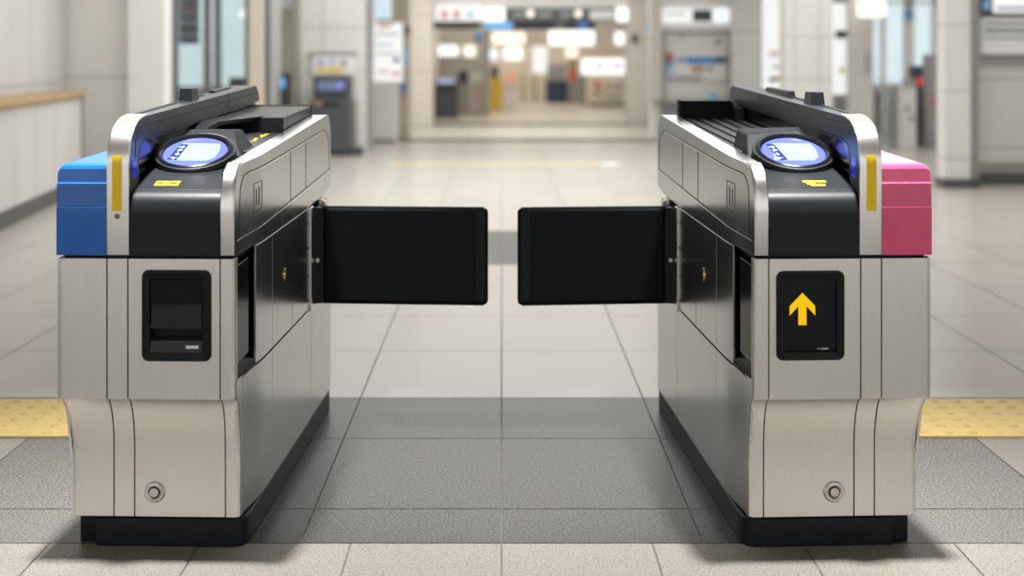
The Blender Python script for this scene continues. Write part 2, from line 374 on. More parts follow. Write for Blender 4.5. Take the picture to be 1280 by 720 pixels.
    if left:
        m1 = g.add('touch_mark', mark(.165, .222, .064, .094, YEL), YEL)
        g.add('mark_dash', mark(.170, .188, .073, .085, YEL_DK, .0016), YEL_DK, m1); g.add('mark_dash', mark(.203, .219, .073, .085, YEL_DK, .0016), YEL_DK, m1)
    else:
        m1 = g.add('touch_mark', mark(.152, .208, .085, .096, YEL), YEL)
        g.add('mark_stroke', mark(.165, .200, .062, .072, YEL), YEL, m1); g.add('mark_stroke', mark(.158, .178, .070, .088, YEL), YEL, m1)
        g.add('mark_dash', mark(.182, .206, .076, .082, YEL_DK, .0006), YEL_DK, m1)
    # ridge
    ain = lambda v: .2632 - .026 * v / 1.3
    rb = interp([(.074, .90), (.078, .925), (.09, .945), (.115, .955), (1.32, 1.009)])
    bm = B(); g.cols(bm, [0.0, .003, .010, .024, .045, .0739], .692, interp(RIDGE_T), ain, .312)
    g.cols(bm, vsplit(RIDGE_T[5:], (.0741, .078, .09, .115)), rb, interp(RIDGE_T), ain, .312)
    rg = g.add('ridge', bm, RIDGE, bevel=.003)
    bm = B(); g.cols(bm, [.07, 1.295], .69, lambda v: .93 + .045 * v + .02, lambda v: ain(v) + .009, .311); g.add('ridge_wall', bm, BLACK_GLOSS, rg)
    def rline(bm, pts, w=.0022):
        for (v0, z0), (v1, z1) in zip(pts, pts[1:]):
            d = Vector((v1 - v0, z1 - z0)).normalized(); p = Vector((-d.y, d.x)) * w / 2
            q = [(v0 + p.x, z0 + p.y), (v1 + p.x, z1 + p.y), (v1 - p.x, z1 - p.y), (v0 - p.x, z0 - p.y)]
            g.hexa(bm, [(ain(v) + .001, v, z) for v, z in q], [(ain(v) - .0007, v, z) for v, z in q])
    bm = B(); rline(bm, [(.05, .90), (.052, .95), (.065, .974), (.085, .984), (.12, .988), (1.31, 1.036)] if left else [(.30, 1.0), (.12, .994), (.10, .992)]); rline(bm, [(.92, 1.012 - .018), (.92, 1.043)], .0025)
    g.add('ridge_seam', bm, SEAM, rg)
    bm = B(); rline(bm, [(.075, .86), (.0755, .90), (.080, .922), (.092, .942), (.115, .952), (1.31, 1.006)], .0016); g.add('ridge_edge', bm, SEAM_GREY, rg)
    bm = B(); g.box(bm, .2618, .2645, .030, .066, .868, .915); g.add('indicator_led', bm, BLED, rg, bevel=.001)
    # arch trim
    bm = B(); arch = [(-.0015, .6935), (-.0015, .80)] + [(v - .0022 + v * .01, z + .0022) for v, z in RIDGE_T[:8]]
    g.sheet(bm, arch, [lambda z: (.2615, .0035), lambda z: (.2625, .0008), lambda z: (.2655, -.0006), lambda z: (.309, -.0006), lambda z: (.3125, .0008), lambda z: (.3132, .0035)]); ar = g.add('arch_trim', bm, STEEL_LIGHT, solid=.002)
    ys = [(v, z) for v, z in arch if .795 < z < .935]
    yp = [(-.0015, .795), (-.0015, .86)] + [(v, z) for v, z in ys if z > .87]
    bm = B(); g.sheet(bm, yp, [lambda z: (.2775, -.0022), lambda z: (.3002, -.0022)]); g.add('yellow_stripe', bm, YEL, ar, solid=.001)
    if left:
        bm = B(); cyl(bm, g.P(.288, -.003, .783), (0, 1, 0), .0062, .004, 20); g.add('sensor_dot', bm, GREYDOT, ar)
    # ridge top pieces
    rt = interp(RIDGE_T)
    bm = B(); g.hexa(bm, [(.292, .17, rt(.17) - .002), (.306, .17, rt(.17) - .002), (.306, .82, rt(.82) - .002), (.292, .82, rt(.82) - .002)], [(.292, .17, rt(.17) + .002), (.306, .17, rt(.17) + .002), (.306, .82, rt(.82) + .002), (.292, .82, rt(.82) + .002)]); g.add('top_slot', bm, SEAM, rg)
    q = .60 if left else .45
    bm = B(); g.hexa(bm, [(.272, q, rt(q) - .003), (.310, q, rt(q) - .003), (.310, q + .08, rt(q + .08) - .003), (.272, q + .08, rt(q + .08) - .003)], [(.276, q + .008, rt(q) + .036), (.306, q + .003, rt(q) + .036), (.306, q + .075, rt(q) + .035), (.276, q + .075, rt(q) + .035)]); g.add('top_sensor', bm, CHAR, rg, bevel=.002)
    bm = B(); g.hexa(bm, [(.285, .74, rt(.74) - .003), (.308, .74, rt(.74) - .003), (.308, 1.02, rt(1.02) - .003), (.285, 1.02, rt(1.02) - .003)], [(.287, .75, rt(.74) + .018), (.306, .75, rt(.74) + .018), (.306, 1.01, rt(1.02) + .012), (.287, 1.01, rt(1.02) + .012)]) if not left else g.hexa(bm, [(.29, .93, rt(.93) - .003), (.308, .93, rt(.93) - .003), (.308, 1.15, rt(1.15) - .003), (.29, 1.15, rt(1.15) - .003)], [(.29, .93, rt(.93) + .006), (.306, .93, rt(.93) + .006), (.306, 1.14, rt(1.15) + .005), (.29, 1.14, rt(1.15) + .005)])
    g.add('top_cap', bm, BLACK, rg, bevel=.001)
    # wing cover
    bm = B(); secs = []; wr = interp([(0, .0008), (.006, .002), (.0085, .009), (.0115, .0165), (.020, .021), (1.31, .021)]); wt = interp(WING_T)
    for v in vsplit(WING_T, (.0078, .0115, .2, .6, 1.0)):
        ao_ = g.wing_outer(v); r_ = wr(v); zt_ = wt(v)
        sec = [(.3145, .692), (.3145, zt_)] + [(ao_ - r_ + r_ * math.sin(math.radians(t)), zt_ - r_ + r_ * math.cos(math.radians(t))) for t in range(0, 91, 15)] + [(ao_, .692)]
        secs.append([bm.verts.new(g.P(a_, v, z_)) for a_, z_ in sec])
    for A_, B_ in zip(secs, secs[1:]):
        for i in range(len(A_)): bm.faces.new((A_[i], A_[(i + 1) % len(A_)], B_[(i + 1) % len(A_)], B_[i]))
    bm.faces.new(secs[0]); bm.faces.new(secs[-1])
    w = g.add('wing_cover', bm, wing_mat, ang=14); w['label'] = wing_label
    # deck furniture
    if left:
        hz = lambda v: .978 + .035 * (v - .78)
        bm = B(); g.cols(bm, [.775, 1.10, 1.235], lambda v: deck(v) - .002, hz, .052, .118); hd = g.add('hood', bm, CHAR, bevel=.0025)
        bm = B(); g.cols(bm, [.83, 1.10, 1.235], lambda v: deck(v) - .002, hz, .118, ain(1.0) + .006)
        g.cols(bm, [.50, .56, .62, .83], lambda v: interp([(.5, deck(.5) + .001), (.56, .945), (.62, .962), (.83, .968)])(v), lambda v: interp([(.5, deck(.5) + .006), (.56, .962), (.62, .974), (.83, hz(.83))])(v), lambda v: interp([(.5, .225), (.56, .214), (.62, .20), (.83, .118)])(v), ain(.7) + .008)
        g.add('hood_wing', bm, CHAR, hd, bevel=.001)
        bm = B(); g.cols(bm, [.80, .835], lambda v: deck(v), .967, .1195, .235); g.cols(bm, [.6, .84], lambda v: deck(v), .963, .2405, .246); g.add('hood_cavity', bm, BLACK_MATT, hd)
        bm = B(); g.cols(bm, [1.236, 1.25], lambda v: deck(v), lambda v: hz(v) + .003, .05, .255); g.add('hood_back', bm, BLACK, hd)
        # yellow printing on the deck: an arrow and broken dashes
        bm = B(); rr = random.Random(5)
        def dq(a0, a1, v0, v1): g.hexa(bm, [(a0, v0, deck(v0) - .001), (a1, v0, deck(v0) - .001), (a1, v1, deck(v1) - .001), (a0, v1, deck(v1) - .001)], [(a0, v0, deck(v0) + .0008), (a1, v0, deck(v0) + .0008), (a1, v1, deck(v1) + .0008), (a0, v1, deck(v1) + .0008)])
        v = .49
        for i in range(9):
            l = rr.uniform(.012, .024); a = .094 + .0055 * math.sin(i * 2.1); dq(a - .003, a + .003, v, v + l); dq(a - .007, a + .007, v + l, v + l + .004); v += l + .009
        dq(.086, .103, .69, .72); dq(.091, .098, .72, .74)
        g.add('deck_marking', bm, YEL, dk)
        bm = B(); g.cols(bm, [.53, .60], lambda v: deck(v) - .001, lambda v: deck(v) + .002, .135, .20); g.add('deck_plate', bm, SEAM_GREY, dk)
    else:
        bm = B()
        for i in range(5):
            a = .070 + i * .038; g.cols(bm, [.46, 1.20], lambda v: deck(v) - .001, lambda v: deck(v) + .006, a, a + .020)
        g.add('deck_rail', bm, DECK, dk, bevel=.002)
        bm = B(); g.cols(bm, [1.20, 1.235], lambda v: deck(v) - .002, lambda v: 1.012, .060, .215); hd = g.add('back_wall', bm, BLACK_MATT, bevel=.002)
        bm = B(); g.cols(bm, [1.203, 1.238], lambda v: deck(v) - .002, lambda v: 1.014, .050, .0605); g.add('wall_end', bm, CHAR, hd, bevel=.002); bm = B(); g.cols(bm, [1.12, 1.16, 1.24], lambda v: deck(v) - .002, lambda v: interp([(1.12, .99), (1.16, 1.012), (1.24, 1.016)])(v), .215, .246); g.add('wall_end', bm, CHAR, hd, bevel=.002)
    # front opening
    def rrect(bm, a0, a1, z0, z1, r, v):
        pts = []
        for (cx_, cz, t0) in ((a1 - r, z1 - r, 0), (a0 + r, z1 - r, 90), (a0 + r, z0 + r, 180), (a1 - r, z0 + r, 270)):
            for i in range(7):
                t = math.radians(t0 + 15 * i); pts.append((cx_ + r * math.cos(t), v, cz + r * math.sin(t)))
        return [bm.verts.new(g.P(*p)) for p in pts]
    a0, a1, z0, z1 = (.0675, .231, .447, .660) if left else (.0645, .2255, .449, .658)
    bm = B(); R = [rrect(bm, a0, a1, z0, z1, .017, .001), rrect(bm, a0 + .001, a1 - .001, z0 + .001, z1 - .001, .016, -.0055), rrect(bm, a0 + .006, a1 - .006, z0 + .006, z1 - .006, .012, -.0085),
        rrect(bm, a0 + .0195, a1 - .0195, z0 + .0205, z1 - .0205, .003, -.0075), rrect(bm, a0 + .0205, a1 - .0205, z0 + .022, z1 - .022, .002, .0 if not left else .022)]
    for A, C_ in zip(R, R[1:]):
        n = len(A)
        for i in range(n): bm.faces.new((A[i], A[(i + 1) % n], C_[(i + 1) % n], C_[i]))
    bm.faces.new(R[-1])
    bz = g.add('opening_bezel', bm, BLACK, ang=25)
    if left:
        bm = B(); g.box(bm, .0885, .210, -.0035, .02, .580, .638); g.add('upper_plate', bm, BLACK_MATT, bz, bevel=.001)
        bm = B(); g.hexa(bm, [(.0895, -.0085, .524), (.2085, -.0085, .524), (.2085, .018, .520), (.0895, .018, .520)], [(.0905, -.0035, .5805), (.2075, -.0035, .5805), (.2075, .018, .5805), (.0905, .018, .5805)]); g.add('return_flap', bm, CHAR, bz, bevel=.001)
        bm = B(); g.hexa(bm, [(.0885, -.0085, .4685), (.210, -.0085, .4685), (.210, .021, .4685), (.0885, .021, .4685)], [(.0885, -.0035, .496), (.210, -.0035, .496), (.210, .021, .502), (.0885, .021, .502)]); tr = g.add('return_tray', bm, DECK, bz, bevel=.001)
        bm = B(); g.box(bm, .097, .126, -.0088, -.004, .4785, .4855); g.add('tray_label', bm, WHITE, bz)
    else:
        bm = B(); ca, cz = .120 + .0, .565
        # arrow pointing up
        ac = .1005 + .0; 
        ac = PX(1003.5, 3.15) - .5705 - .0  # centre of the arrow across the panel
        ac = max(.09, min(.2, ac)) - .0
        pts = [(-.030, .002), (0, .033), (.030, .002), (.030, -.020), (.0095, .002), (.0095, -.042), (-.0095, -.042), (-.0095, .002), (-.030, -.020)]
        vs_ = [bm.verts.new(g.P(ac + x, -.0006, .573 + z)) for x, z in pts]
        # two-part fill so the notched outline stays clean
        bm.faces.new([vs_[0], vs_[1], vs_[2], vs_[3], vs_[4], vs_[7], vs_[8]]); bm.faces.new([vs_[4], vs_[5], vs_[6], vs_[7]])
        r = bmesh.ops.extrude_face_region(bm, geom=bm.faces[:])
        for q in r['geom']:
            if isinstance(q, bmesh.types.BMVert): q.co.y += .0014
        g.add('arrow_mark', bm, ARROW, bz, ang=20)
        bm = B(); g.box(bm, .171, .188, -.0008, .001, .4745, .4775); g.box(bm, .162, .169, -.0006, .001, .4752, .4770); g.add('panel_label', bm, WHITE, bz)
    return g

TL, TR = math.radians(1.9), math.radians(2.6)
build_gate(-1, (-.6035, 3.148, 0), -TL, 'ticket gate with a blue wing cover and a card return slot in front', BLUE, 'glossy blue wing cover', .530, True)
build_gate(+1, (.5705, 3.148, 0), TR, 'ticket gate with a pink wing cover and a yellow arrow panel in front', PINK, 'glossy pink wing cover', .478, False)

# ------------------------------------------------------------------ floor
T_LIGHT = stone('floor_light_stone', (.47, .44, .395), (.53, .50, .45), (.34, .315, .28), .36, .27, 230, .45)
T_FRONT = stone('floor_front_stone', (.245, .224, .192), (.285, .262, .228), (.095, .084, .071), .375, .5, 210, .3)
T_DARK = stone('floor_dark_granite', (.066, .063, .057), (.090, .086, .078), (.020, .019, .018), .48, .36, 170, .25)
T_GREY = stone('floor_grey_stone', (.175, .168, .155), (.22, .21, .195), (.08, .076, .07), .46, .45, 170, .25)
T_FAR = stone('floor_far_stone', (.44, .40, .34), (.50, .46, .39), (.31, .28, .24), .36, .32)
GROUT = mat('floor_grout', (.13, .125, .115), .7)
FM = [T_LIGHT, T_FRONT, T_DARK, T_GREY, T_FAR, GROUT]
bm = bmesh.new(); gp = .0022
def tile(x0, x1, y0, y1, mi):
    f = bm.faces.new([bm.verts.new(p) for p in ((x0 + gp, y0 + gp, 0), (x1 - gp, y0 + gp, 0), (x1 - gp, y1 - gp, 0), (x0 + gp, y1 - gp, 0))]); f.material_index = mi
XW = .477
rows = [(-4 + i * .7224, -4 + (i + 1) * .7224) for i in range(10)]
for y0, y1 in rows:
    for i in range(-24, 24): tile(i * .357, (i + 1) * .357, y0, y1, 1)
for y0, y1 in ((3.224, 3.469), (3.469, 4.108), (4.108, 4.598)):
    for i in range(-18, 18):
        xs = [i * XW, (i + 1) * XW]; xm = sum(xs) / 2
        mi = 2
        if xm < -.95: mi = 3
        if y0 > 3.4 and xm < -1.335 and y0 < 4.1: mi = 1
        if xm > 1.0: mi = 3
        if xm > 1.45: mi = 1 if y0 > 3.4 else 3
        tile(xs[0], xs[1], y0, y1, mi)
y = 4.598; k = 0
while y < 44:
    d = .73; y1 = y + d
    for i in range(-24, 24):
        x0, x1 = i * XW, (i + 1) * XW
        mi = 0
        if 7.4 < y + .1 < 8.8 and abs((x0 + x1) / 2) < .96: mi = 2
        if y > 18.9: mi = 4
        tile(x0, x1, y, y1, mi)
    y = y1
f = bm.faces.new([bm.verts.new(p) for p in ((-12, -4.1, -.0025), (12, -4.1, -.0025), (12, 44, -.0025), (-12, 44, -.0025))]); f.material_index = 5
fl = link_bm('floor', bm, FM); fl['kind'] = 'structure'
# far floor strips
def struct(name, bm, m, **k):
    o = link_bm(name, bm, m, **k); o['kind'] = 'structure'; return o
S_DARK = mat('floor_strip_dark', (.06, .056, .05), .6, spec=.2); S_YEL = mat('floor_strip_yellow', (.66, .50, .24), .5); S_BRN = mat('floor_strip_tan', (.42, .33, .2), .5)
bm = bmesh.new(); bbox(bm, -3.2, 3.2, 18.3, 18.9, 0, .003); struct('trim_1', bm, S_DARK)
bm = bmesh.new(); bbox(bm, -2.4, 2.6, 22.6, 23.3, 0, .003); struct('trim_2', bm, S_DARK)
bm = bmesh.new(); bbox(bm, -1.2, 1.05, 14.38, 14.62, 0, .002); struct('trim_3', bm, S_YEL)
bm = bmesh.new(); bbox(bm, 1.06, 1.24, 14.34, 14.66, 0, .003); struct('trim_22', bm, mat('floor_mark_white', (.80, .79, .76), .5))
bm = bmesh.new(); bbox(bm, -2.4, 2.6, 25.2, 25.5, 0, .003); struct('trim_4', bm, S_BRN)
TAC = mat('tactile_yellow', (.60, .43, .14), .55, 0, .12, 30, bump=.05)
for x0, x1, lab in ((-4.2, -1.06, 'yellow tactile paving strip running left from the gate with the blue cover'), (1.03, 4.2, 'yellow tactile paving strip running right from the gate with the pink cover')):
    bm = bmesh.new(); bbox(bm, x0, x1, 4.12, 4.566, 0, .004)
    nx = int((x1 - x0) / .075)
    for i in range(nx):
        for j in range(6):
            cx_, cy = x0 + .037 + i * .075, 4.157 + j * .0745
            bmesh.ops.create_cone(bm, cap_ends=True, segments=10, radius1=.0175, radius2=.011, depth=.005, matrix=Matrix.Translation((cx_, cy, .0062)))
    tag(link_bm('tactile_paving', bm, TAC), lab, 'tactile paving', 'tactile paving strips beside the gates')

#BG_START
# ------------------------------------------------------------------ the concourse behind
CEIL = 3.0
W_PANEL = wall_tile('wall_white_panels', (.58, .58, .57), .55, 1.32, .4, .1, .40)
W_BEIGE = wall_tile('wall_beige_panels', (.76, .745, .70), 1.05, 1.50, .5, .62, .54)
W_COL = wall_tile('column_panels', (.70, .70, .68), .60, .52, .4, .25, .07)
W_PLAIN = mat('wall_plain', (.76, .755, .73), .5, 0, .03, 3)
W_GREY = mat('wall_grey_trim', (.30, .30, .295), .45, 0, .04, 3)
W_DGREY = mat('dark_grey_trim', (.10, .105, .11), .45, 0, .06, 6)
W_CREAM = mat('wall_cream', (.66, .60, .48), .5, 0, .03, 3)
W_TAN = mat('wall_tan', (.50, .44, .34), .5, 0, .05, 3)
BASEM = mat('base_dark', (.065, .068, .072), .45, 0, .1, 6)
WOOD = mat('rail_wood', (.38, .25, .12), .45, 0, .2, 12, (.6, 9, 9), .03)
SILVER = mat('silver_post', (.62, .63, .64), .3, .9, .03, 10)
DKM = mat('machine_dark', (.045, .05, .06), .4, 0, .1, 10)
DKM2 = mat('machine_dark_face', (.07, .078, .09), .38, 0, .08, 10)
MGREY = mat('machine_grey', (.33, .33, .33), .4, .2, .05, 8)
MWHITE = mat('machine_white', (.66, .65, .62), .4, 0, .03, 5)
YCAB = mat('yellow_cabinet', (.62, .40, .06), .45, 0, .06, 6)
NAVY = mat('navy_panel', (.03, .055, .10), .45, 0, .08, 8)
GLASS = bpy.data.materials.new('pane_glass'); _n, _b = nt(GLASS)
_b.inputs['Base Color'].default_value = (.82, .92, .94, 1); _b.inputs['Roughness'].default_value = .04; _b.inputs['Transmission Weight'].default_value = 1; _b.inputs['IOR'].default_value = 1.1
GLASS_W = bpy.data.materials.new('frosted_glass'); _n, _b = nt(GLASS_W)
_b.inputs['Base Color'].default_value = (.90, .96, .97, 1); _b.inputs['Roughness'].default_value = .3; _b.inputs['Transmission Weight'].default_value = .9; _b.inputs['IOR'].default_value = 1.1
L_WHITE = emit('lit_white', (1, .985, .95), 1.25, .05, 3)
L_WARM = emit('lit_warm', (1, .91, .76), 1.25, .06, 3)
L_COOL = emit('lit_cool', (.86, .97, 1.0), 1.05, .10, 1.2)
L_PAPER = emit('lit_paper', (.93, .95, .94), .85, .06, 5)
L_BLUE = emit('lit_blue', (.16, .52, .95), .9, .15, 6)
L_BLUE2 = emit('lit_deep_blue', (.05, .20, .60), .8, .15, 6)
L_RED = emit('lit_red', (.85, .06, .06), .8)
L_ROOM = emit('lit_room_pale_blue', (.74, .83, .84), .85, .22, 1.5)
PR_RED = mat('print_red', (.68, .12, .10), .5); PR_PINK = mat('print_pink', (.85, .42, .42), .5)
PR_BLUE = mat('print_blue', (.06, .28, .66), .45); PR_SKY = mat('print_sky', (.25, .55, .80), .45); PR_NAVY = mat('print_navy', (.05, .08, .18), .45)
PR_YEL = mat('print_yellow', (.85, .62, .15), .5); PR_GREY = mat('print_grey', (.33, .34, .35), .5); PR_BRN = mat('print_brown', (.40, .26, .12), .5); PR_LIL = mat('print_lilac', (.42, .42, .66), .5)
PAPER = mat('poster_paper', (.80, .80, .80), .5, 0, .04, 5)

def slab_px(bm, p0, p1, Z0, Z1, z0, z1):
    """a block whose front face at distance Z0 runs from p0 to p1"""
    bbox(bm, PX(p0, Z0), PX(p1, Z0), Z0, Z1, z0, z1)
def wallp(name, p0, p1, Z0, Z1, z0, z1, m, kind='structure', bev=0):
    bm = bmesh.new(); slab_px(bm, p0, p1, Z0, Z1, z0, z1); o = link_bm(name, bm, m, bevel=bev)
    if kind: o['kind'] = kind
    return o
def thing(name, label, cat, p0, p1, Z, D, y_top, y_bot, m, group=None, bev=.01, floor_=False):
    """a block-shaped thing seen from p0 to p1, its front face at distance Z; returns the object with its frame helper"""
    bm = bmesh.new(); zb = 0 if floor_ else PH(y_bot, Z)
    bbox(bm, PX(p0, Z), PX(p1, Z), Z, Z + D, zb, PH(y_top, Z))
    o = link_bm(name, bm, m, bevel=bev); tag(o, label, cat, group); return o
def face(par, name, p0, p1, y0, y1, Z, m, t=.012, label=None, bev=0):
    """a raised part on a front face at distance Z, in the picture's frame at that distance"""
    bm = bmesh.new(); bbox(bm, PX(p0, Z), PX(p1, Z), Z - t, Z + .004, PH(y1, Z), PH(y0, Z)); o = link_bm(name, bm, m, par, bevel=bev)
    if label: o['label'] = label
    return o

bm = bmesh.new(); bbox(bm, -12, 12, -2.6, 44, CEIL, CEIL + .1); struct('ceiling', bm, mat('ceiling_white', (.72, .70, .66), .7))
# left wall: parapet with wooden handrail, upper wall set back
def along(A, Bp, z0, z1, thick, m, name, kind='structure', bev=0):
    (x0, y0), (x1, y1) = A, Bp; d = Vector((x1 - x0, y1 - y0)).normalized(); nrm = Vector((-d.y, d.x)) * thick
    bm = bmesh.new(); lo = []; hi = []
    for z, L in ((z0, lo), (z1, hi)):
        for (x, y_) in ((x0, y0), (x1, y1), (x1 + nrm.x, y1 + nrm.y), (x0 + nrm.x, y0 + nrm.y)): L.append(bm.verts.new((x, y_, z)))
    bm.faces.new(lo); bm.faces.new(hi)
    for i in range(4): bm.faces.new((lo[i], lo[(i + 1) % 4], hi[(i + 1) % 4], hi[i]))
    o = link_bm(name, bm, m, bevel=bev)
    if kind: o['kind'] = kind
    return o
A = (-2.80, 4.2); Bq = (-3.555, 11.5)
along(A, Bq, .13, .80, .30, W_PANEL, 'wall_left_lower')
along((A[0] - .012, A[1]), (Bq[0] - .012, Bq[1] - .02), 0, .13, .27, BASEM, 'baseboard_left')
hr = along((A[0] + .03, A[1]), (Bq[0] + .03, Bq[1] + .04), .80, .865, .36, WOOD, 'handrail', None, .02); tag(hr, 'light wooden handrail capping the low white wall on the left', 'handrail')
along((A[0] - .30, A[1]), (Bq[0] - .30, Bq[1] + .5), .86, CEIL, .2, W_PANEL, 'wall_left_upper')
along((Bq[0] + .02, Bq[1]), (Bq[0] + .01, Bq[1] + .06), 0, .80, .30, W_GREY, 'trim_5')
# beige wall, pilaster
wallp('wall_back_left', 70, 164, 12.05, 12.3, 0, CEIL, W_BEIGE)
wallp('pillar_1', 160, 205, 11.85, 12.1, 0, CEIL, W_PLAIN)
wallp('trim_6', 200, 213.5, 12.1, 12.2, 0, CEIL, W_GREY)
# glazed front with the pale room behind it
wz = 14.0
bm = bmesh.new()
for p0, p1, z0, z1 in ((210, 216, 0, CEIL), (217.5, 221, 0, CEIL), (254, 262, 0, CEIL), (267, 275, 0, CEIL), (306, 312, 0, CEIL), (210, 312, .62, .68), (210, 312, 2.3, 2.4)):
    slab_px(bm, p0, p1, wz, wz + .08, z0, z1)
wf = struct('window_1', bm, mat('window_frame_grey', (.20, .225, .235), .35, .3))
bm = bmesh.new(); slab_px(bm, 216, 254, wz + .03, wz + .04, 0, CEIL); slab_px(bm, 275, 306, wz + .03, wz + .04, 0, CEIL); gl = link_bm('window_pane', bm, GLASS, wf)
wallp('wall_room_back', 200, 345, 16.6, 16.7, 0, CEIL, L_ROOM)
wallp('wall_room_floor_ledge', 214, 330, 15.4, 15.9, 0, PH(108, 15.4), MWHITE)
t = thing('hanging_poster', 'lilac and grey poster hanging behind the left glazed front', 'poster', 224, 249, 14.7, .02, -12, 55, PAPER, bev=0)
for y0, y1, m_ in ((2, 7, PR_LIL), (10, 14, PR_PINK), (20, 24, PR_LIL), (34, 38, PR_NAVY), (46, 54, PR_LIL)): face(t, 'print_band', 226, 247, y0, y1, 14.7, m_, .004)
thing('wall_lamp', 'small round warm lamp glowing behind the glazed front', 'lamp', 299, 309, 14.9, .08, 12, 22, L_WARM, bev=.03)
thing('grey_cabinet', 'low grey cabinet behind the right glass pane of the glazed front', 'cabinet', 286, 311, 14.6, .4, 97, 110, MGREY, floor_=True)
wallp('pillar_2', 311, 331, 13.9, 14.4, 0, CEIL, W_CREAM)
wallp('trim_7', 331, 337, 13.95, 14.2, 0, CEIL, W_DGREY)
wallp('trim_8', 337, 345, 13.9, 14.2, 0, CEIL, SILVER)
wallp('wall_alcove', 343, 374, 17.4, 17.6, 0, CEIL, W_TAN)
wallp('trim_9', 344, 370, 16.9, 17.4, PH(10, 16.9), CEIL, W_PLAIN)
wallp('trim_10', 366, 371, 16.0, 16.3, 0, CEIL, mat('olive_trim', (.30, .29, .22), .5))
t = thing('ticket_terminal', 'dark terminal with a blue screen in the narrow alcove left of the column', 'terminal', 346, 361, 16.9, .3, 92, 190, DKM, floor_=True)
face(t, 'screen', 348, 356, 97, 110, 16.9, L_BLUE, .02)
# column with the adjustment machine
wallp('pillar_3', 371, 456, 16.3, 16.9, 0, CEIL, W_COL)
wallp('trim_11', 456, 463, 16.6, 17.0, 0, CEIL, W_GREY)
wallp('trim_12', 386, 445, 16.24, 16.3, PH(70, 16.3), PH(65, 16.3), W_GREY)
t = thing('wall_notice', 'white notice with yellow print above the dark fare machine', 'notice', 390, 443, 16.24, .05, 70, 94, PAPER, bev=.004)
face(t, 'print_band', 396, 430, 84, 91, 16.24, PR_YEL, .005); face(t, 'print_mark', 397, 405, 75, 82, 16.24, PR_LIL, .005); face(t, 'print_mark', 412, 418, 74, 80, 16.24, PR_LIL, .005); face(t, 'print_mark', 426, 433, 75, 82, 16.24, PR_GREY, .005)
z_ = 15.7
t = empty('fare_machine', (PX(414, z_), z_, 0)); tag(t, 'dark fare machine with a lit screen standing against the white column', 'machine')
def at(par, name, p0, p1, y0, y1, Z, D, m, bev=.008, zb=None):
    bm = bmesh.new(); bbox(bm, PX(p0, Z), PX(p1, Z), Z, Z + D, PH(y1, Z) if zb is None else zb, PH(y0, Z)); o = link_bm(name, bm, m, None, bevel=bev)
    o.parent = par; o.matrix_parent_inverse = par.matrix_world.inverted() if False else Matrix.Translation(-Vector(par.location)); return o
at(t, 'cabinet', 388, 439, 125, 190, z_, .55, DKM2, .015, .04); at(t, 'base', 389, 438, 190, 195, z_ + .03, .5, DKM, .004, 0)
h_ = at(t, 'head', 392, 436, 96, 126, z_ + .06, .45, DKM, .02); at(t, 'screen', 397, 431, 101, 113, z_ + .045, .02, emit('machine_screen', (.16, .22, .34), .8, .4, 9), .002)
at(t, 'screen_icon', 421, 428, 103, 111, z_ + .035, .012, emit('machine_icon', (.28, .22, .8), .9), .002)
at(t, 'coin_tray', 402, 424, 128, 133, z_ - .01, .03, SEAM, .002); at(t, 'card_slot', 394, 403, 127, 132, z_ - .01, .03, PR_BRN, .002); at(t, 'front_door', 391, 436, 140, 187, z_ - .008, .02, DKM2, .004)
t = thing('white_locker', 'narrow white upright locker just right of the dark fare machine', 'locker', 440, 451, 16.27, .02, 124, 190, MWHITE, floor_=True)
t = thing('floor_box', 'small black box on the floor right of the dark fare machine', 'box', 441, 453, 15.75, .2, 184, 197, BASEM, floor_=True)
# lit notice board on a white cabinet
t = thing('notice_board', 'brightly lit white notice board on top of the white cabinet', 'notice board', 464, 504, 18.2, .14, 27, 103, MWHITE, bev=.008)
face(t, 'lit_sheet', 465.5, 502.5, 29, 102, 18.2, L_PAPER, .01)
for a_, b_, c_, d_, m_ in ((473, 490, 31, 35, PR_PINK), (470, 498, 42, 44, PR_GREY), (470, 492, 55, 57, PR_SKY), (470, 498, 66, 68, PR_GREY), (492, 499, 72, 78, PR_NAVY), (472, 486, 88, 91, PR_PINK), (490, 500, 90, 95, PR_PINK)): face(t, 'print_mark', a_, b_, c_, d_, 18.188, m_, .004)
t = thing('white_cabinet', 'white floor cabinet below the lit notice board', 'cabinet', 465, 495, 18.2, .5, 104, 178, MWHITE, floor_=True)
face(t, 'kickboard', 466, 494, 175, 178, 18.2, W_DGREY, .01); face(t, 'door', 467, 493, 108, 174, 18.2, MWHITE, .012)
t = thing('hanging_sign', 'pale blue sign above the lit notice board', 'sign', 464, 489, 18.4, .08, -14, 24, emit('lit_pale_blue', (.70, .84, .95), .8), bev=.006)
wallp('wall_side_pier', 489, 511, 18.9, 19.6, 0, CEIL, W_TAN)
for p0, p1, y0, y1, m_, lab, nm in ((505, 510, 58, 82, PR_SKY, 'small light blue notice on the pier beside the lit notice board', 'wall_sign'), (503, 508, 104, 116, PR_BLUE, 'small deep blue plate low on the pier beside the lit notice board', 'wall_plate'), (506, 512, 33, 43, DKM, 'small black camera box high beside the lit notice board', 'camera')):
    thing(nm, lab, nm.split('_')[-1], p0, p1, 18.83, .075, y0, y1, m_, bev=.003)
wallp('pillar_4', 507, 540, 22.4, 23.2, 0, CEIL, wall_tile('pillar_beige', (.70, .65, .57), 2, .9, .5))
